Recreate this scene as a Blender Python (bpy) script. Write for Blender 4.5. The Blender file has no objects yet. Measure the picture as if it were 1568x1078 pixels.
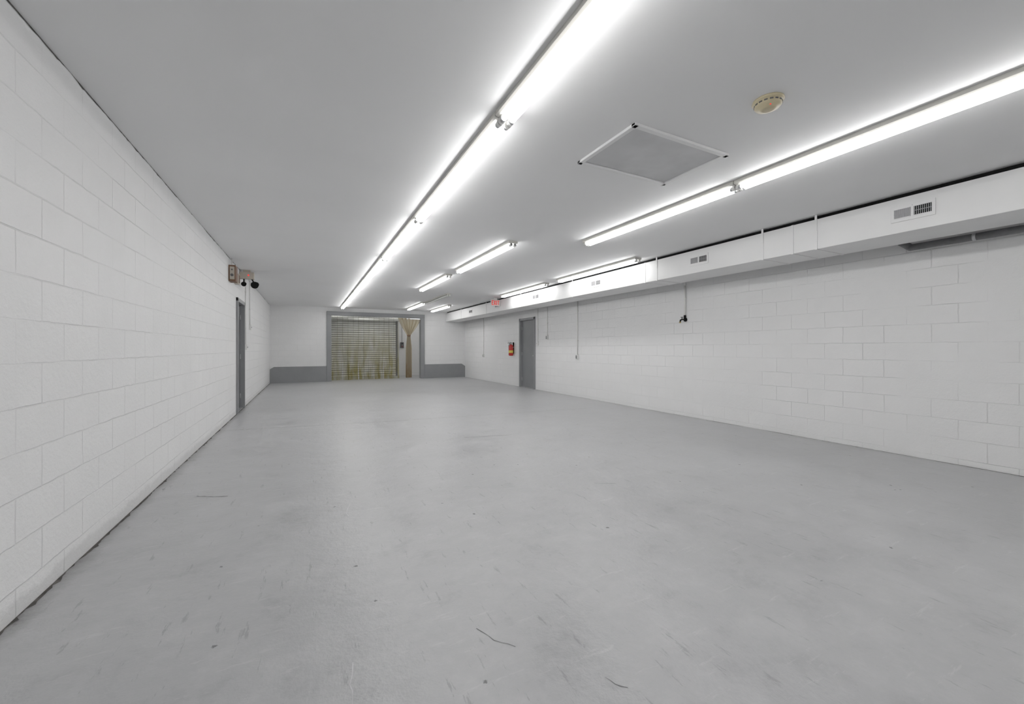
import bpy, bmesh, math, random
from mathutils import Vector, Matrix
random.seed(7)
scn = bpy.context.scene
try:
    scn.view_settings.view_transform = 'Standard'
    scn.view_settings.look = 'None'
    scn.view_settings.gamma = 1.2
except Exception as e:
    print(e)

# ---------------- dimensions (metres) ----------------
XL, XR = -1.17, 6.05      # side wall faces
YF, YB = -3.0, 16.4       # wall behind camera / back wall
YD = 18.5                 # rear wall of the dock vestibule
H = 2.74
EYE = 1.21

# ---------------- material helpers ----------------
def nm(name):
    m = bpy.data.materials.new(name); m.use_nodes = True
    nt = m.node_tree
    return m, nt, nt.nodes['Principled BSDF']

def noise(nt, vec, scale, detail=4, rough=.55):
    n = nt.nodes.new('ShaderNodeTexNoise')
    n.inputs['Scale'].default_value = scale
    n.inputs['Detail'].default_value = detail
    n.inputs['Roughness'].default_value = rough
    if vec is not None: nt.links.new(vec, n.inputs['Vector'])
    return n.outputs['Fac']

def ramp(nt, fac, stops):
    r = nt.nodes.new('ShaderNodeValToRGB')
    els = r.color_ramp.elements
    while len(els) < len(stops): els.new(.5)
    for e, (p, c) in zip(els, stops):
        e.position = p
        e.color = (c, c, c, 1) if isinstance(c, (int, float)) else (*c, 1)
    nt.links.new(fac, r.inputs['Fac'])
    return r.outputs['Color']

def math_n(nt, op, a, b=None):
    n = nt.nodes.new('ShaderNodeMath'); n.operation = op
    for i, v in enumerate((a, b)):
        if v is None: continue
        if isinstance(v, (int, float)): n.inputs[i].default_value = v
        else: nt.links.new(v, n.inputs[i])
    return n.outputs[0]

def mixc(nt, fac, a, b, blend='MIX'):
    n = nt.nodes.new('ShaderNodeMix'); n.data_type = 'RGBA'; n.blend_type = blend
    for idx, v in ((0, fac), (6, a), (7, b)):
        if isinstance(v, (int, float)):
            n.inputs[idx].default_value = v if idx == 0 else (v, v, v, 1)
        elif isinstance(v, tuple): n.inputs[idx].default_value = (*v, 1)
        else: nt.links.new(v, n.inputs[idx])
    return n.outputs[2]

def pos(nt):
    return nt.nodes.new('ShaderNodeNewGeometry').outputs['Position']

def bump(nt, h, strength, dist, bsdf, prev=None):
    b = nt.nodes.new('ShaderNodeBump')
    b.inputs['Strength'].default_value = strength
    b.inputs['Distance'].default_value = dist
    nt.links.new(h, b.inputs['Height'])
    if prev is not None: nt.links.new(prev, b.inputs['Normal'])
    if bsdf is not None: nt.links.new(b.outputs[0], bsdf.inputs['Normal'])
    return b.outputs[0]

def paint(name, col, rough=.5, metal=0., var=.06, nscale=3., bmp=0., spec=.5):
    m, nt, b = nm(name)
    p = pos(nt)
    f = noise(nt, p, nscale, 3)
    c = ramp(nt, f, [(.3, tuple(x*(1-var) for x in col)), (.7, tuple(min(1, x*(1+var)) for x in col))])
    nt.links.new(c, b.inputs['Base Color'])
    b.inputs['Roughness'].default_value = rough
    b.inputs['Metallic'].default_value = metal
    b.inputs['Specular IOR Level'].default_value = spec
    if bmp: bump(nt, noise(nt, p, 60, 1), bmp, .002, b)
    return m

def block_wall(name, axis, col, seed=0., z0=.125, lo=.2, hi=1., jd=.26, bs=.7, grime=False):
    m, nt, b = nm(name)
    p = pos(nt)
    sep = nt.nodes.new('ShaderNodeSeparateXYZ'); nt.links.new(p, sep.inputs[0])
    cmb = nt.nodes.new('ShaderNodeCombineXYZ')
    wob = math_n(nt, 'MULTIPLY', noise(nt, p, 6., 3), .016)
    nt.links.new(math_n(nt, 'ADD', math_n(nt, 'ADD', sep.outputs[axis], 20.1+seed), wob), cmb.inputs[0])
    nt.links.new(math_n(nt, 'ADD', math_n(nt, 'ADD', sep.outputs[2], 2.03 - z0 - .008), wob), cmb.inputs[1])
    br = nt.nodes.new('ShaderNodeTexBrick')
    br.inputs['Scale'].default_value = 1
    br.inputs['Brick Width'].default_value = .406
    br.inputs['Row Height'].default_value = .203
    br.inputs['Mortar Size'].default_value = .0045
    br.inputs['Mortar Smooth'].default_value = .5
    br.inputs['Color1'].default_value = (.0, 0, 0, 1)
    br.inputs['Color2'].default_value = (1, 1, 1, 1)
    br.inputs['Mortar'].default_value = (.5, .5, .5, 1)
    br.offset = .5
    nt.links.new(cmb.outputs[0], br.inputs['Vector'])
    nz = noise(nt, p, 1.3, 4, .65)
    mask = ramp(nt, nz, [(.40, lo), (.6, hi)])
    joint = math_n(nt, 'MULTIPLY', br.outputs['Fac'], mask)
    base = ramp(nt, nz, [(.3, tuple(x*.94 for x in col)), (.7, col)])
    tone = mixc(nt, math_n(nt, 'MULTIPLY', br.outputs['Color'], .07), base, tuple(x*.8 for x in col))
    c = mixc(nt, math_n(nt, 'MULTIPLY', joint, jd), tone, tuple(x*.5 for x in col))
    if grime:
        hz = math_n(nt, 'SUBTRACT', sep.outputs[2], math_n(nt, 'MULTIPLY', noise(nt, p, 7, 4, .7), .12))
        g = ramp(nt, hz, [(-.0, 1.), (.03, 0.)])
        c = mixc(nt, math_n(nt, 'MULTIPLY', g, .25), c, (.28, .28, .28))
    nt.links.new(c, b.inputs['Base Color'])
    b.inputs['Roughness'].default_value = .5
    b.inputs['Specular IOR Level'].default_value = .4
    hgt = math_n(nt, 'SUBTRACT', math_n(nt, 'MULTIPLY', noise(nt, p, 30, 4, .7), 1.0), joint)
    bump(nt, hgt, bs, .006, b)
    return m

WCOL = (.82, .82, .822)
M_wx = block_wall('painted_block_side', 1, WCOL, jd=.28, bs=.75, grime=True)
M_wr = block_wall('painted_block_side_right', 1, WCOL, .17, .06, lo=.04, jd=.30, bs=.8)
M_wy = block_wall('painted_block_end', 0, WCOL, .1)
M_ceil = paint('ceiling_paint', (.84, .84, .845), .7, var=.02, nscale=.8, spec=.2)
M_hatch = paint('hatch_panel', (.62, .62, .63), .7, var=.08, nscale=4)
M_duct = paint('duct_white', (.80, .80, .80), .45, var=.02)
M_white = paint('white_enamel', (.78, .78, .76), .35, var=.02)
M_hous = paint('fixture_enamel', (.54, .53, .49), .4, var=.05)
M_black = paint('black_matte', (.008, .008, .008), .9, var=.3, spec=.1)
M_gap = paint('gap_dark', (.07, .065, .06), .95, var=.6, nscale=20)
M_hair = paint('hairline_dark', (.15, .15, .15), .8, var=.3, nscale=20)
M_pale = paint('scratch_pale', (.55, .55, .56), .6, var=.1, nscale=20)
M_grey = paint('grey_trim', (.23, .235, .245), .45, var=.05)
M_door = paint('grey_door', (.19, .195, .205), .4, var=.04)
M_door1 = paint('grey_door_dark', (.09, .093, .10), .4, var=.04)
M_dgrey = paint('dark_grey', (.08, .08, .085), .5)
M_cream = paint('aged_cream', (.56, .48, .30), .45, var=.05)
M_beige = paint('beige_box', (.48, .43, .36), .45, var=.05)
M_red = paint('red_paint', (.45, .015, .012), .3)
M_yel = paint('yellow_tag', (.7, .55, .08), .5)
M_brown = paint('brown_wood', (.14, .065, .03), .6, var=.3, nscale=12)
M_steel = paint('galvanised', (.55, .56, .57), .35, metal=.8, var=.12, nscale=15)
M_slat = paint('shutter_slat', (.74, .75, .75), .4, metal=.0, var=.04, nscale=5)
M_slatgap = paint('shutter_slat_groove', (.10, .10, .10), .6)
M_vent = paint('vent_grey', (.36, .36, .37), .5)
M_pipe = paint('pipe_grey', (.14, .14, .145), .5, var=.25, nscale=8)
M_brass = paint('brass', (.5, .36, .12), .3, metal=.9)

def emis(name, col, s):
    m, nt, b = nm(name)
    b.inputs['Base Color'].default_value = (.9, .9, .9, 1) if s > 3 else (col[0]*.6, col[1]*.6, col[2]*.6, 1)
    b.inputs['Emission Color'].default_value = (*col, 1)
    b.inputs['Emission Strength'].default_value = s
    return m
M_tube = emis('fluorescent_glow', (1., .995, .99), 14.3)
M_exit = emis('exit_red_glow', (1., .04, .02), .35)
M_led = emis('status_led', (1., .03, .02), .8)

def floor_mat():
    m, nt, b = nm('grey_floor_paint')
    p = pos(nt)
    a = ramp(nt, noise(nt, p, .55, 4, .6), [(.3, (.37, .373, .381)), (.7, (.43, .434, .442))])
    w_n = noise(nt, p, 2.6, 7, .74)
    w = ramp(nt, w_n, [(.49, 0.), (.70, 1.)])
    c = mixc(nt, math_n(nt, 'MULTIPLY', w, .40), a, (.56, .56, .57))
    dk = ramp(nt, w_n, [(.30, 1.), (.46, 0.)])
    c = mixc(nt, math_n(nt, 'MULTIPLY', dk, .45), c, (.23, .23, .235))
    v = nt.nodes.new('ShaderNodeTexVoronoi'); v.inputs['Scale'].default_value = 4.6
    v.inputs['Randomness'].default_value = 1
    nt.links.new(p, v.inputs['Vector'])
    n9 = noise(nt, p, 26, 3, .7)
    spd = math_n(nt, 'ADD', v.outputs['Distance'], math_n(nt, 'MULTIPLY', n9, .20))
    sp = ramp(nt, spd, [(.130, 1.), (.146, 0.)])
    c = mixc(nt, math_n(nt, 'MULTIPLY', sp, .85), c, (.07, .07, .07))
    mp = nt.nodes.new('ShaderNodeMapping')
    mp.inputs['Scale'].default_value = (14, 2.4, 1); mp.inputs['Rotation'].default_value = (0, 0, .5)
    nt.links.new(p, mp.inputs['Vector'])
    sc = ramp(nt, noise(nt, mp.outputs[0], 1.6, 6, .72), [(.61, 0.), (.65, 1.)])
    c = mixc(nt, math_n(nt, 'MULTIPLY', sc, .48), c, (.19, .19, .19))
    mp2 = nt.nodes.new('ShaderNodeMapping')
    mp2.inputs['Scale'].default_value = (2.2, 13, 1); mp2.inputs['Rotation'].default_value = (0, 0, -.35)
    nt.links.new(p, mp2.inputs['Vector'])
    s2 = ramp(nt, noise(nt, mp2.outputs[0], 1.3, 6, .75), [(.60, 0.), (.67, 1.)])
    c = mixc(nt, math_n(nt, 'MULTIPLY', s2, .32), c, (.60, .60, .60))
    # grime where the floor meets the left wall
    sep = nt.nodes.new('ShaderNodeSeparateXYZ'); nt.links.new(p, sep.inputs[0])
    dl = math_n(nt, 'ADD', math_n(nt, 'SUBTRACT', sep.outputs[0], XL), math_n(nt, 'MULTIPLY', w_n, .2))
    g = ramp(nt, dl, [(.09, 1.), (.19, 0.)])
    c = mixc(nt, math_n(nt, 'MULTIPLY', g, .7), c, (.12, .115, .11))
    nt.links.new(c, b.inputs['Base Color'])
    r = ramp(nt, w_n, [(.3, .28), (.7, .50)])
    nt.links.new(r, b.inputs['Roughness'])
    b.inputs['Specular IOR Level'].default_value = .5
    bump(nt, noise(nt, p, 5, 5, .68), .6, .015, b)
    return m
M_floor = floor_mat()

def pvc(name, clear, dirty, amt_lo, amt_hi, lowpos=.8, nlo=.1):
    m, nt, b = nm(name)
    p = pos(nt)
    sep = nt.nodes.new('ShaderNodeSeparateXYZ'); nt.links.new(p, sep.inputs[0])
    low = ramp(nt, math_n(nt, 'DIVIDE', sep.outputs[2], 2.5), [(.1, 1.), (lowpos, 0.)])
    mp = nt.nodes.new('ShaderNodeMapping'); mp.inputs['Scale'].default_value = (3.4, 1, .8)
    nt.links.new(p, mp.inputs['Vector'])
    nz = ramp(nt, noise(nt, mp.outputs[0], 1.3, 4, .6), [(.38, nlo), (.60, 1.)])
    stain = math_n(nt, 'MULTIPLY', low, nz)
    col = mixc(nt, stain, clear, dirty)
    b.inputs['Roughness'].default_value = .15
    nt.links.new(col, b.inputs['Base Color'])
    tr = nt.nodes.new('ShaderNodeBsdfTransparent')
    nt.links.new(col, tr.inputs['Color'])
    mx = nt.nodes.new('ShaderNodeMixShader')
    fac = math_n(nt, 'ADD', amt_lo, math_n(nt, 'MULTIPLY', stain, amt_hi - amt_lo))
    nt.links.new(fac, mx.inputs[0])
    nt.links.new(tr.outputs[0], mx.inputs[1]); nt.links.new(b.outputs[0], mx.inputs[2])
    nt.links.new(mx.outputs[0], nt.nodes['Material Output'].inputs[0])
    return m
M_pvc = pvc('clear_pvc', (.90, .90, .85), (.50, .44, .17), .05, .16, .85, .1)
M_pvce = pvc('clear_pvc_edge', (.74, .73, .62), (.38, .33, .13), .12, .25, .9, .3)
M_pvcb = pvc('amber_pvc', (.70, .63, .47), (.20, .12, .05), .25, .75, .98, .6)

# ---------------- mesh builder ----------------
class B:
    def __init__(s):
        s.bm = bmesh.new(); s.mats = []
    def mi(s, m):
        if m not in s.mats: s.mats.append(m)
        return s.mats.index(m)
    def _fin(s, faces, mat, smooth=False):
        i = s.mi(mat)
        for f in faces:
            f.material_index = i; f.smooth = smooth
    def box(s, a, b, mat, bev=0., rot=None):
        a = Vector(a); b = Vector(b); c = (a+b)/2; d = b-a
        r = bmesh.ops.create_cube(s.bm, size=1)
        vs = r['verts']
        for v in vs:
            v.co = Vector((v.co.x*abs(d.x), v.co.y*abs(d.y), v.co.z*abs(d.z)))
        fs = set(f for v in vs for f in v.link_faces)
        if bev:
            es = list(set(e for v in vs for e in v.link_edges))
            rr = bmesh.ops.bevel(s.bm, geom=es, offset=bev, segments=2, affect='EDGES', profile=.5)
            vs = list(set(v for f in rr['faces'] for v in f.verts) | set(v for v in vs if v.is_valid))
            fs = set(f for v in vs for f in v.link_faces)
        for v in vs:
            co = v.co
            if rot is not None: co = rot @ co
            v.co = co + c
        s._fin(fs, mat)
        return s
    def cyl(s, p0, p1, r, mat, seg=16, r2=None, smooth=True):
        p0 = Vector(p0); p1 = Vector(p1); ax = p1-p0
        q = Vector((0, 0, 1)).rotation_difference(ax.normalized()).to_matrix()
        r2 = r if r2 is None else r2
        res = bmesh.ops.create_cone(s.bm, cap_ends=True, segments=seg, radius1=r, radius2=r2, depth=ax.length)
        for v in res['verts']:
            v.co = q @ v.co + (p0+p1)/2
        fs = set(f for v in res['verts'] for f in v.link_faces)
        s._fin(fs, mat, False)
        if smooth:
            for f in fs:
                if len(f.verts) == 4: f.smooth = True
        return s
    def lathe(s, c, prof, mat, seg=32):
        c = Vector(c); rings = []
        for (r, z) in prof:
            if r < 1e-5: rings.append([s.bm.verts.new(c+Vector((0, 0, z)))])
            else: rings.append([s.bm.verts.new(c+Vector((r*math.cos(2*math.pi*i/seg), r*math.sin(2*math.pi*i/seg), z))) for i in range(seg)])
        fs = []
        for A, C in zip(rings, rings[1:]):
            for i in range(seg):
                j = (i+1) % seg
                if len(A) == 1 and len(C) == 1: continue
                if len(A) == 1: fs.append(s.bm.faces.new((A[0], C[j], C[i])))
                elif len(C) == 1: fs.append(s.bm.faces.new((A[i], A[j], C[0])))
                else: fs.append(s.bm.faces.new((A[i], A[j], C[j], C[i])))
        s._fin(fs, mat, True)
        return s
    def pipe(s, pts, r, mat, seg=10):
        pts = [Vector(p) for p in pts]
        for a, b in zip(pts, pts[1:]): s.cyl(a, b, r, mat, seg)
        for p in pts[1:-1]:
            res = bmesh.ops.create_uvsphere(s.bm, u_segments=seg, v_segments=6, radius=r)
            for v in res['verts']: v.co += p
            s._fin(set(f for v in res['verts'] for f in v.link_faces), mat, True)
        return s
    def prism(s, poly, axis, lo, hi, mat):
        """poly: 2-D outline extruded along axis (0=x,1=y,2=z)"""
        def mk(u, v, t):
            return {0: (t, u, v), 1: (u, t, v), 2: (u, v, t)}[axis]
        A = [s.bm.verts.new(mk(u, v, lo)) for u, v in poly]
        C = [s.bm.verts.new(mk(u, v, hi)) for u, v in poly]
        fs = [s.bm.faces.new(A), s.bm.faces.new(C[::-1])]
        n = len(poly)
        for i in range(n):
            j = (i+1) % n
            fs.append(s.bm.faces.new((A[j], A[i], C[i], C[j])))
        s._fin(fs, mat)
        return s
    def ribbon(s, rows, mat, smooth=True, edge=None):
        vr = [[s.bm.verts.new(p) for p in r] for r in rows]
        fs = []; es = []
        for A, C in zip(vr, vr[1:]):
            n = len(A)-1
            for i in range(n):
                f = s.bm.faces.new((A[i], A[i+1], C[i+1], C[i]))
                (es if (edge and i in (0, n-1)) else fs).append(f)
        s._fin(fs, mat, smooth)
        if edge: s._fin(es, edge, smooth)
        return fs
    def done(s, name, recalc=True):
        if recalc: bmesh.ops.recalc_face_normals(s.bm, faces=s.bm.faces[:])
        xs = [v.co for v in s.bm.verts]
        mn = Vector((min(v.x for v in xs), min(v.y for v in xs), min(v.z for v in xs)))
        mx = Vector((max(v.x for v in xs), max(v.y for v in xs), max(v.z for v in xs)))
        c = (mn+mx)/2
        for v in s.bm.verts: v.co -= c
        me = bpy.data.meshes.new(name); s.bm.to_mesh(me); s.bm.free()
        for m in s.mats: me.materials.append(m)
        o = bpy.data.objects.new(name, me); o.location = c
        scn.collection.objects.link(o)
        return o

T = .2
# ---------------- shell ----------------
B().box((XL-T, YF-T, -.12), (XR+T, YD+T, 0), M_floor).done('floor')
B().box((XL-T, YF-T, H), (XR+T, YD+T, H+.12), M_ceil).done('ceiling')
LD0, LD1, DH = 8.98, 9.86, 2.11
RD0, RD1 = 10.43, 11.33
G = .051
B().box((XL-T, YF, 0), (XL, LD0-G, H), M_wx).done('wall_left')
B().box((XL-T, LD1+G, 0), (XL, YD, H), M_wx).done('wall_left')
B().box((XL-T, LD0-G, DH+G), (XL, LD1+G, H), M_wx).done('wall_left')
B().box((XL-T, LD0-G, 0), (XL-T+.04, LD1+G, DH+G), M_wx).done('wall_left')
B().box((XR, YF, 0), (XR+T, RD0-G, H), M_wr).done('wall_right')
B().box((XR, RD1+G, 0), (XR+T, YD, H), M_wr).done('wall_right')
B().box((XR, RD0-G, DH+G), (XR+T, RD1+G, H), M_wr).done('wall_right')
B().box((XR+T-.04, RD0-G, 0), (XR+T, RD1+G, DH+G), M_wr).done('wall_right')
OX0, OX1, OZ = .79, 4.14, 2.47
B().box((XL, YB, 0), (OX0, YB+T, H), M_wy).done('wall_back')
B().box((OX1, YB, 0), (XR, YB+T, H), M_wy).done('wall_back')
B().box((OX0, YB, OZ), (OX1, YB+T, H), M_wy).done('wall_back')
B().box((XL-T, YF-T, 0), (XR+T, YF, H), M_wy).done('wall_front')
B().box((XL-T, YD, 0), (XR+T, YD+T, H), M_wy).done('wall_dock')

# grey kick plates on the back wall (chamfered outer corners)
KH = .57
B().prism([(XL+.005, 0), (OX0-.155, 0), (OX0-.155, KH), (XL+.13, KH), (XL+.005, KH-.08)], 1, YB-.035, YB-.001, M_grey).done('baseboard_back_left')
B().prism([(OX1+.155, 0), (XR-.005, 0), (XR-.005, KH-.1), (XR-.16, KH), (OX1+.155, KH)], 1, YB-.035, YB-.001, M_grey).done('baseboard_back_right')

# dock opening frame
f = B()
f.box((OX0-.15, YB-.05, 0), (OX0+.01, YB+T+.02, OZ+.13), M_grey, .006)
f.box((OX1-.01, YB-.05, 0), (OX1+.15, YB+T+.02, OZ+.13), M_grey, .006)
f.box((OX0-.15, YB-.06, OZ-.01), (OX1+.15, YB+T+.02, OZ+.13), M_grey, .006)
f.done('trim_dock_opening')

# ---------------- irregular dark joints ----------------
def crack(name, path, wfun, mat):
    b = B(); rows = []
    y = path['y0']
    while y < path['y1']:
        wd = wfun(y)
        p = Vector(path['p'](y)); d = Vector(path['d'])
        rows.append((p, p + d*wd)); y += .03
    b.ribbon(rows, mat, False)
    return b.done(name)
def rag(base, amp, seed, burst=.12):
    rnd = random.Random(seed); st = {'v': base}
    def fn(y):
        st['v'] += rnd.uniform(-amp, amp)*.5
        st['v'] = max(base*.25, min(base+amp*.5, st['v']))
        return st['v'] + (rnd.uniform(0, amp) if rnd.random() < burst else 0)
    return fn
crack('floor_joint_crack', dict(y0=YF+.05, y1=YB-.1, p=lambda y: (XL+.001, y, .0015), d=(1, 0, 0)), rag(.010, .016, 1, .3), M_gap)
crack('wall_base_crack', dict(y0=YF+.05, y1=YB-.1, p=lambda y: (XR-.001, y, .0015), d=(-1, 0, 0)), rag(.009, .012, 2), M_gap)
crack('ceiling_joint_crack', dict(y0=YF+.05, y1=YB-.1, p=lambda y: (XL+.0015, y, H-.001), d=(0, 0, -1)), rag(.007, .007, 3), M_gap)

def hairline(b, pts, wd, mat, seed):
    rnd = random.Random(seed); P = [Vector((x, y, .0012)) for x, y in pts]
    rows = []
    for a, c in zip(P, P[1:]):
        n = max(3, int((c-a).length/.03)); d = (c-a).normalized(); s = Vector((-d.y, d.x, 0))
        for k in range(n):
            q = a.lerp(c, k/n) + s*rnd.uniform(-.004, .004)
            ww = wd*rnd.uniform(.25, 1.)
            rows.append((q-s*ww/2, q+s*ww/2))
    b.ribbon(rows, mat, False)
b = B()
hairline(b, [(-1.1, 7.24), (-.2, 7.1), (1.27, 6.92), (3.2, 6.78), (5.1, 6.63)], .012, M_hair, 1)
hairline(b, [(-.81, 4.12), (-.68, 4.04), (-.55, 3.99)], .016, M_hair, 2)
hairline(b, [(.654, 1.627), (.693, 1.529), (.771, 1.427)], .0045, M_hair, 3)
hairline(b, [(.98, 1.17), (1.0, 1.11), (1.03, 1.09)], .005, M_hair, 4)
hairline(b, [(.156, 1.665), (.14, 1.56), (.134, 1.40)], .005, M_pale, 5)
hairline(b, [(2.3, 2.9), (2.42, 2.83), (2.5, 2.79)], .006, M_hair, 6)
hairline(b, [(.3, 3.4), (.26, 3.2), (.27, 3.1)], .006, M_pale, 7)
hairline(b, [(.42, 1.30), (.47, 1.27)], .008, M_hair, 8)
hairline(b, [(1.9, 5.2), (2.6, 5.05)], .010, M_hair, 9)
b.done('floor_hairline_cracks')

# ---------------- fluorescent strip fixtures ----------------
def fixture(x, y0, y1, lit=True, name='fluorescent_strip_light'):
    b = B()
    zt = H-.001
    prof = [(x-.066, zt), (x-.070, zt-.030), (x-.056, zt-.038), (x+.056, zt-.038), (x+.070, zt-.030), (x+.066, zt)]
    b.prism(prof, 1, y0+.004, y1-.004, M_hous)
    tz = zt-.062
    sxx = .029
    for ye, sg in ((y0, 1), (y1, -1)):
        for sx in (-sxx, sxx):
            b.box((x+sx-.012, ye+sg*.006, tz-.004), (x+sx+.012, ye+sg*.03, zt-.033), M_white, .002)
            b.cyl((x+sx, ye+sg*.006, tz), (x+sx, ye+sg*.03, tz), .021, M_white, 16)
            b.cyl((x+sx, ye+sg*.03, tz), (x+sx, ye+sg*.05, tz), .0195, M_steel, 16)
    for sx in (-sxx, sxx):
        b.cyl((x+sx, y0+.05, tz), (x+sx, y1-.05, tz), .019, M_tube if lit else M_white, 8)
    return b.done(name)
L = 2.26
for k in range(-2, 6):
    fixture(1.145, 2.36+(k)*L, 2.36+(k+1)*L)
for k in (-2, -1, 0):
    fixture(3.52, 2.36+k*L, 2.36+(k+1)*L)
fixture(2.60, 5.08, 7.42); fixture(2.58, 7.92, 10.2)
fixture(3.48, 10.7, 13.0, lit=False); fixture(3.42, 13.1, 15.4)
fixture(4.42, 13.5, 15.75)
fixture(4.93, 5.05, 7.45); fixture(4.94, 7.95, 10.35)
# unseen strip lights added to brighten the dock vestibule
fixture(2.2, 16.8, 18.0); fixture(4.4, 16.8, 18.0)

# ---------------- HVAC duct ----------------
DX0, DX1, DZ0, DZ1 = 5.20, 5.78, 2.35, 2.692
d = B()
d.box((DX0, YF+.01, DZ0), (DX1, YB-.01, DZ1), M_duct, .004)
d.box((DX0+.02, YF+.02, DZ1), (DX1-.02, YB-.02, DZ1+.004), M_black)  # black sheet on duct top, painted-in shade for the ceiling gap
d.box((DX0+.05, YF+.02, DZ1+.004), (DX0+.08, YB-.02, H-.001), M_black)  # black strip added to keep the gap above the duct dark
for y in (-.9, .6, 2.546, 2.80, 3.155, 4.907, 5.17, 7.3, 9.7, 12.1, 14.5):
    d.box((DX0-.006, y-.012, DZ0-.006), (DX0+.001, y+.012, DZ1+.001), M_duct)
    d.box((DX0-.006, y-.012, DZ0-.006), (DX1, y+.012, DZ0+.001), M_duct)
for y in (2.546, 3.155, 4.907, 7.3, 9.7, 12.1, 14.5):
    d.box((DX0-.012, y-.011, DZ1-.13), (DX0-.005, y+.011, H-.001), M_duct)   # hanger straps
d.done('air_duct')

def register(y, wd=.32, hh=.155, z=2.535):
    b = B(); x = DX0
    b.box((x-.010, y-wd/2, z-hh/2), (x-.0015, y+wd/2, z+hh/2), M_duct, .002)
    for side, mat in ((1, M_vent), (-1, M_black)):
        a0 = y+side*.012; a1 = y+side*(wd/2-.025)
        lo, hi = min(a0, a1), max(a0, a1)
        b.box((x-.013, lo, z-hh*.27), (x-.0098, hi, z+hh*.27), mat)
        n = 9
        for i in range(n):
            yy = lo+(hi-lo)*(i+.5)/n
            b.box((x-.018, yy-.0018, z-hh*.27), (x-.012, yy+.0018, z+hh*.27), M_vent)
        b.box((x-.017, lo, z-.002), (x-.012, hi, z+.002), M_vent)
        for zz in (z-hh*.29, z+hh*.29):
            b.box((x-.018, lo, zz-.003), (x-.0098, hi, zz+.003), M_duct)
    b.cyl((x-.013, y, z+hh*.38), (x-.0098, y, z+hh*.38), .004, M_steel, 8)
    b.done('duct_vent_register')
for y in (1.72, 4.10, 6.5, 8.9, 11.25, 13.5): register(y)

# pipe between duct and wall
p = B()
p.pipe([(5.93, YF+.05, 2.325), (5.93, 1.98, 2.325), (5.93, 2.06, 2.40), (5.93, 2.06, 2.6)], .036, M_pipe, 14)
for y in (-1.5, .2, 1.5):
    p.cyl((5.93, y-.012, 2.325), (5.93, y+.012, 2.325), .040, M_steel, 14)
    p.box((5.95, y-.012, 2.32), (XR, y+.012, 2.33), M_steel)
p.done('wall_pipe')

# ---------------- ceiling hatch ----------------
h = B()
hx0, hx1, hy0, hy1 = 1.97, 2.95, 2.05, 2.70
z1 = H-.0005; fw = .036
for (a, c) in (((hx0, hy0), (hx1, hy0+fw)), ((hx0, hy1-fw), (hx1, hy1)), ((hx0, hy0), (hx0+fw, hy1)), ((hx1-fw, hy0), (hx1, hy1))):
    h.box((a[0], a[1], z1-.020), (c[0], c[1], z1), M_duct, .003)
h.box((hx0+fw+.004, hy0+fw+.004, z1-.006), (hx1-fw-.004, hy1-fw-.004, z1), M_hatch, .001)
h.box((hx0+fw-.001, hy0+fw-.001, z1-.002), (hx1-fw+.001, hy1-fw+.001, z1-.0005), M_dgrey)
h.done('attic_access_hatch')

# ---------------- smoke detector ----------------
s = B()
c = (2.535, 1.506, H)
s.lathe(c, [(0, 0), (.085, 0), (.087, -.008), (.083, -.014), (.076, -.016), (.074, -.034), (.066, -.044), (.045, -.048), (.043, -.054), (.030, -.057), (0, -.057)], M_cream, 40)
for i in range(16):
    a = 2*math.pi*i/16
    q = Matrix.Rotation(a, 3, 'Z')
    cc = Vector(c)+q @ Vector((.0745, 0, -.026))
    s.box(cc-Vector((.002, .009, .004)), cc+Vector((.002, .009, .004)), M_dgrey, rot=q)
s.cyl((2.50, 1.47, H-.050), (2.50, 1.47, H-.046), .004, M_led, 10)
s.done('smoke_detector')

# ---------------- doors ----------------
def door(name, side, y0, y1, leaf):
    b = B()
    X = XL if side < 0 else XR
    inn = -side      # direction into the room
    def bx(x0, x1, ya, yb, za, zb, m, bev=0):
        b.box((min(x0, x1), ya, za), (max(x0, x1), yb, zb), m, bev)
    xa = X+inn*.03; xb = X-inn*.12
    bx(xa, xb, y0-.05, y0+.021, 0, DH+.05, M_grey, .003)
    bx(xa, xb, y1-.02, y1+.05, 0, DH+.05, M_grey, .003)
    bx(xa, xb, y0-.05, y1+.05, DH-.02, DH+.05, M_grey, .003)
    bx(X-inn*.05, X-inn*.095, y0+.022, y1-.022, .012, DH-.022, leaf, .002)
    bx(X-inn*.0, X-inn*.12, y0+.02, y1-.02, 0, .011, M_steel)
    for z in (.25, 1.05, 1.85):
        b.cyl((X-inn*.045, y1-.024, z-.05), (X-inn*.045, y1-.024, z+.05), .008, M_steel, 10)
    yk = y0+.09
    b.cyl((X-inn*.05, yk, 1.0), (X-inn*.04, yk, 1.0), .032, M_steel, 18)
    b.cyl((X-inn*.04, yk, 1.0), (X-inn*.0, yk, 1.0), .011, M_steel, 12)
    b.cyl((X-inn*.015, yk, 1.0), (X+inn*.012, yk, 1.0), .026, M_steel, 18, r2=.020)
    b.cyl((X-inn*.05, yk, 1.15), (X-inn*.04, yk, 1.15), .022, M_steel, 18)
    b.done(name)
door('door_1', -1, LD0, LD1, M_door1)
door('door_2', 1, RD0, RD1, M_door)

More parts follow.
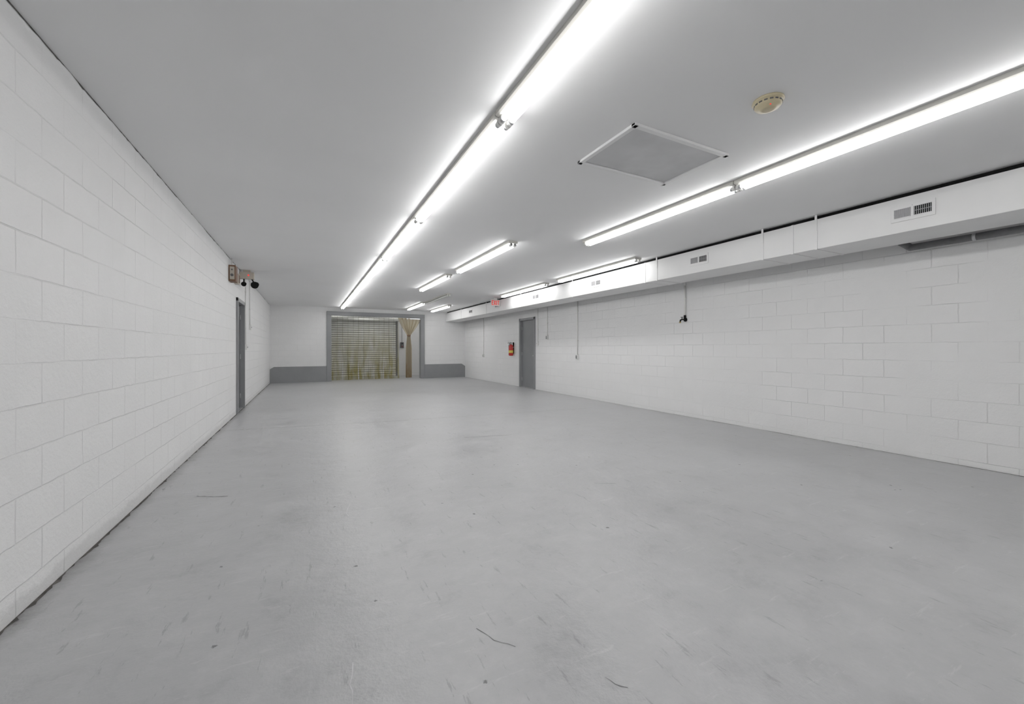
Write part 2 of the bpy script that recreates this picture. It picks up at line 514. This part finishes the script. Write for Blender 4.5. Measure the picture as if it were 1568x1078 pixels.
# ---------------- conduits on walls ----------------
def conduit(y, z0, ztop, kind, X=XR, inn=-1):
    b = B()
    x = X+inn*.016
    b.cyl((x, y, z0), (x, y, ztop), .011, M_white, 12)
    z = z0+.35
    while z < ztop-.1:
        b.box((x-.016, y-.022, z-.009), (x+.014, y+.022, z+.009), M_white, .002); z += .75
    if kind == 'outlet':
        b.box((min(X+inn*.05, X+inn*.0005), y-.038, z0-.11), (max(X+inn*.05, X+inn*.0005), y+.038, z0+.002), M_white, .004)
        xx = X+inn*.051
        b.box((xx-.003, y-.033, z0-.10), (xx+.003, y+.033, z0-.01), M_steel, .001)
        for zz in (z0-.075, z0-.035):
            b.box((xx-.006, y-.014, zz-.012), (xx+.006, y+.014, zz+.012), M_dgrey, .002)
        return b.done('conduit_outlet')
    if kind == 'switch':
        b.box((min(X+inn*.045, X+inn*.0005), y-.036, z0-.11), (max(X+inn*.045, X+inn*.0005), y+.036, z0+.002), M_white, .004)
        xx = X+inn*.05
        b.box((xx-.008, y-.006, z0-.07), (xx+.006, y+.006, z0-.045), M_vent, .001)
        return b.done('conduit_light_switch')
conduit(8.27, 1.06, 2.739, 'outlet')
conduit(9.69, 1.58, 2.739, 'outlet')
conduit(10.22, 1.42, 2.739, 'switch')
conduit(14.3, 1.0, 2.739, 'outlet')
conduit(10.8, 1.75, 2.739, 'switch', XL, 1)
conduit(10.1, 1.3, 2.739, 'switch', XL, 1)

# faucet with its supply pipe
b = B(); y = 5.043; x = XR-.022
b.cyl((x, y, 1.80), (x, y, 2.34), .013, M_white, 12)
b.pipe([(x, y, 2.34), (x, y, 2.6)], .013, M_white)
b.box((XR-.04, y-.02, 2.1), (XR-.0005, y+.02, 2.12), M_white, .002)
b.cyl((x, y, 1.70), (x, y, 1.81), .020, M_black, 14)
b.cyl((XR-.001, y, 1.73), (XR-.012, y, 1.73), .035, M_black, 18)
b.pipe([(x, y, 1.73), (x-.05, y+.02, 1.735), (x-.075, y+.03, 1.72), (x-.08, y+.035, 1.69)], .013, M_black)
b.cyl((x-.05, y+.02, 1.735), (x-.05, y+.02, 1.77), .006, M_black, 10)
b.cyl((x-.05, y+.02, 1.77), (x-.05, y+.02, 1.778), .024, M_black, 14)
b.cyl((x-.08, y+.035, 1.67), (x-.08, y+.035, 1.692), .017, M_brass, 14)
b.done('wall_faucet')

# ---------------- fire extinguisher ----------------
b = B(); ex, ey = XR-.10, 11.80
b.lathe((ex, ey, .98), [(0, 0), (.060, 0), (.072, .012), (.075, .03), (.075, .29), (.068, .325), (.045, .35), (.022, .362), (.020, .385), (0, .385)], M_red, 28)
b.lathe((ex, ey, 1.075), [(.0758, 0), (.0760, .002), (.0760, .08), (.0758, .082)], M_yel, 28)
b.cyl((ex, ey, 1.36), (ex, ey, 1.405), .022, M_black, 14)
b.box((ex-.12, ey-.012, 1.398), (ex+.02, ey+.012, 1.41), M_black, .003, rot=Matrix.Rotation(-.12, 3, 'Y'))
b.box((ex-.12, ey-.012, 1.428), (ex+.02, ey+.012, 1.438), M_steel, .003, rot=Matrix.Rotation(.25, 3, 'Y'))
b.cyl((ex-.02, ey-.03, 1.385), (ex-.02, ey-.02, 1.385), .018, M_steel, 14)
b.pipe([(ex, ey+.02, 1.385), (ex-.02, ey+.07, 1.37), (ex-.03, ey+.10, 1.30), (ex-.03, ey+.095, 1.15), (ex-.03, ey+.09, 1.06)], .010, M_black)
b.cyl((ex-.03, ey+.09, 1.0), (ex-.03, ey+.09, 1.07), .016, M_black, 12, r2=.011)
b.box((XR-.028, ey-.03, 1.05), (XR-.0005, ey+.03, 1.42), M_black, .003)
b.box((XR-.09, ey-.078, 1.25), (XR-.02, ey+.078, 1.262), M_steel, .002)
b.done('fire_extinguisher')

# ---------------- exit sign ----------------
b = B(); y = 11.0; x0, x1, z0, z1 = 4.885, 5.185, 2.49, 2.68
b.box((x0, y, z0), (x1, y+.05, z1), M_white, .006)
b.box((x0+.10, y+.01, z1), (x1-.10, y+.04, H-.001), M_white, .003)
yy = y-.004
def stroke(xa, za, xb, zb, t=.018):
    c = Vector(((xa+xb)/2, yy, (za+zb)/2)); ln = math.hypot(xb-xa, zb-za)+t*.6
    a = math.atan2(zb-za, xb-xa)
    R = Matrix.Rotation(-a, 3, 'Y')
    b.box(c-Vector((ln/2, .003, t/2)), c+Vector((ln/2, .003, t/2)), M_exit, rot=R)
lz, hz = z0+.035, z1-.035; mz = (lz+hz)/2
e = x0+.03
stroke(e, lz, e, hz); stroke(e, lz, e+.04, lz); stroke(e, mz, e+.035, mz); stroke(e, hz, e+.04, hz)
e = x0+.095; stroke(e, lz, e+.05, hz); stroke(e, hz, e+.05, lz)
e = x0+.175; stroke(e, lz, e, hz)
e = x0+.205; stroke(e, hz, e+.06, hz); stroke(e+.03, lz, e+.03, hz)
b.done('exit_sign')

# ---------------- left wall electrical items ----------------
b = B()
b.box((XL+.0005, 8.12, 2.34), (XL+.10, 8.34, 2.61), M_brown, .004)
b.box((XL+.02, 8.105, 2.37), (XL+.085, 8.12, 2.58), M_beige, .004)
b.cyl((XL+.052, 8.09, 2.44), (XL+.052, 8.106, 2.44), .022, M_dgrey, 16)
b.cyl((XL+.052, 8.092, 2.53), (XL+.052, 8.106, 2.53), .012, M_dgrey, 12)
b.pipe([(XL+.03, 8.25, 2.61), (XL+.03, 8.25, 2.739)], .011, M_white)
b.done('electrical_control_box')
b = B()
b.box((XL+.0005, 8.70, 2.38), (XL+.07, 8.84, 2.56), M_beige, .004)
b.box((XL+.07, 8.72, 2.40), (XL+.076, 8.82, 2.54), M_brown, .001)
b.pipe([(XL+.02, 8.77, 2.55), (XL+.02, 8.77, 2.739)], .010, M_white)
b.done('junction_box')
b = B()
b.box((XL+.0005, 9.32, 2.57), (XL+.24, 9.44, 2.70), M_beige, .006)
b.box((XL+.06, 9.33, 2.70), (XL+.18, 9.42, H-.0005), M_beige, .002)
b.cyl((XL+.15, 9.312, 2.64), (XL+.15, 9.322, 2.64), .014, M_led, 12)
b.cyl((XL+.20, 9.38, 2.57), (XL+.24, 9.36, 2.50), .012, M_black, 12)
b.cyl((XL+.27, 9.46, 2.49), (XL+.255, 9.29, 2.45), .045, M_black, 20, r2=.068)
b.cyl((XL+.07, 9.38, 2.57), (XL+.07, 9.36, 2.50), .012, M_black, 12)
b.cyl((XL+.075, 9.46, 2.49), (XL+.075, 9.30, 2.46), .03, M_black, 20, r2=.045)
b.done('emergency_light')

# ---------------- rolling shutter ----------------
SX0, SX1, SZ1 = .55, 3.56, 2.45
b = B(); n = 26; hgt = SZ1/n
for i in range(n):
    z = i*hgt
    rows = []
    for k in range(6):
        t = k/5
        zz = z+hgt*.2+hgt*.8*t
        yy = YD-.05-.028*math.sin(math.pi*t)
        rows.append([(SX0, yy, zz), (SX1, yy, zz)])
    b.ribbon(rows, M_slat, False)
    b.ribbon([[(SX0, YD-.05, z), (SX1, YD-.05, z)], [(SX0, YD-.05, z+hgt*.2), (SX1, YD-.05, z+hgt*.2)]], M_slatgap, False)
b.box((SX0, YD-.06, .0), (SX1, YD-.03, .05), M_steel)
b.box((SX0-.05, YD-.10, 0), (SX0+.03, YD-.0005, SZ1+.05), M_dgrey, .003)
b.box((SX1-.03, YD-.10, 0), (SX1+.05, YD-.0005, SZ1+.05), M_dgrey, .003)
b.box((SX0-.08, YD-.36, SZ1-.02), (SX1+.08, YD-.0005, H-.01), M_slat, .01)
b.done('rolling_shutter_door')
b = B()
b.box((3.74, YD-.08, 1.25), (3.88, YD-.0005, 1.5), M_dgrey, .006)
for z, m in ((1.44, M_black), (1.375, M_vent), (1.31, M_red)):
    b.cyl((3.81, YD-.095, z), (3.81, YD-.079, z), .018, m, 14)
b.pipe([(3.81, YD-.03, 1.5), (3.81, YD-.03, H-.002)], .012, M_vent)
b.done('shutter_control_station')

# ---------------- PVC strip curtain ----------------
b = B(); rnd = random.Random(4)
yc = YB+.03
b.box((OX0+.012, yc+.0, OZ-.075), (OX1-.012, yc+.05, OZ-.012), M_steel, .003)
ns = 13; sw = .200
US = (-.5, -.46, -.25, -.08, .08, .25, .46, .5)
for i in range(ns):
    xc = OX0+.12+(3.24-OX0-.2)*i/(ns-1)
    yo = yc-.012+(.012 if i % 2 else 0)
    rows = []
    ph = rnd.uniform(0, 6); am = rnd.uniform(.01, .03); tw = rnd.uniform(-.05, .05)
    nz = 22
    for k in range(nz+1):
        z = OZ-.03-(OZ-.03-.03)*k/nz
        fr = k/nz
        row = []
        for u in US:
            yy = yo - .018*(1-4*u*u)*(1 if i % 2 else -1)*.6 + am*math.sin(ph+fr*5)*fr - tw*u*fr*2
            row.append((xc+u*sw*(1-.12*fr*abs(math.sin(ph)))+.02*math.sin(ph*2+fr*3)*fr, yy, z))
        rows.append(row)
    b.ribbon(rows, M_pvc, True, M_pvce)
    b.cyl((xc-.05, yc-.03, OZ-.045), (xc-.05, yc-.018, OZ-.045), .010, M_steel, 8)
    b.cyl((xc+.05, yc-.03, OZ-.045), (xc+.05, yc-.018, OZ-.045), .010, M_steel, 8)
# gathered strips tied to one bundle
xt = 3.66
for i in range(6):
    xc = 3.33+.145*i
    rows = []
    ph = rnd.uniform(0, 6)
    for k in range(25):
        fr = k/24
        z = OZ-.03-(OZ-.05)*fr*.99
        if z > 1.75:
            s_ = (OZ-.03-z)/(OZ-.03-1.75); s2 = s_**1.3
            cx = xc*(1-s2)+(xt+(i-2.5)*.012)*s2; ww = sw*(1-s2)+.075*s2
        else:
            s_ = min(1, (1.75-z)/.5)
            cx = xt+(i-2.5)*(.012+.010*s_); ww = .075+.06*s_
        row = []
        for j in range(7):
            u = j/6-.5
            fold = .022*math.sin(u*9+ph)*(1 if z < 2.2 else .4)
            row.append((cx+u*ww, yc+.005+fold+(i-2.5)*.008, z))
        rows.append(row)
    b.ribbon(rows, M_pvcb)
b.cyl((xt, yc+.005, 1.72), (xt, yc+.005, 1.77), .075, M_brown, 18)
b.done('pvc_strip_curtain', recalc=False)

# ---------------- world + camera ----------------
wd = bpy.data.worlds.new('world'); scn.world = wd; wd.use_nodes = True
wd.node_tree.nodes['Background'].inputs[0].default_value = (.6, .62, .65, 1)
wd.node_tree.nodes['Background'].inputs[1].default_value = .3

cam = bpy.data.cameras.new('camera'); co = bpy.data.objects.new('camera', cam)
scn.collection.objects.link(co)
cam.sensor_width = 36; cam.sensor_fit = 'HORIZONTAL'
cam.lens = 36*618/1568
cam.shift_y = -.0032
cam.clip_start = .05
co.location = (0, 0, EYE)
co.rotation_euler = (math.radians(90), 0, math.radians(-26.9))
scn.camera = co
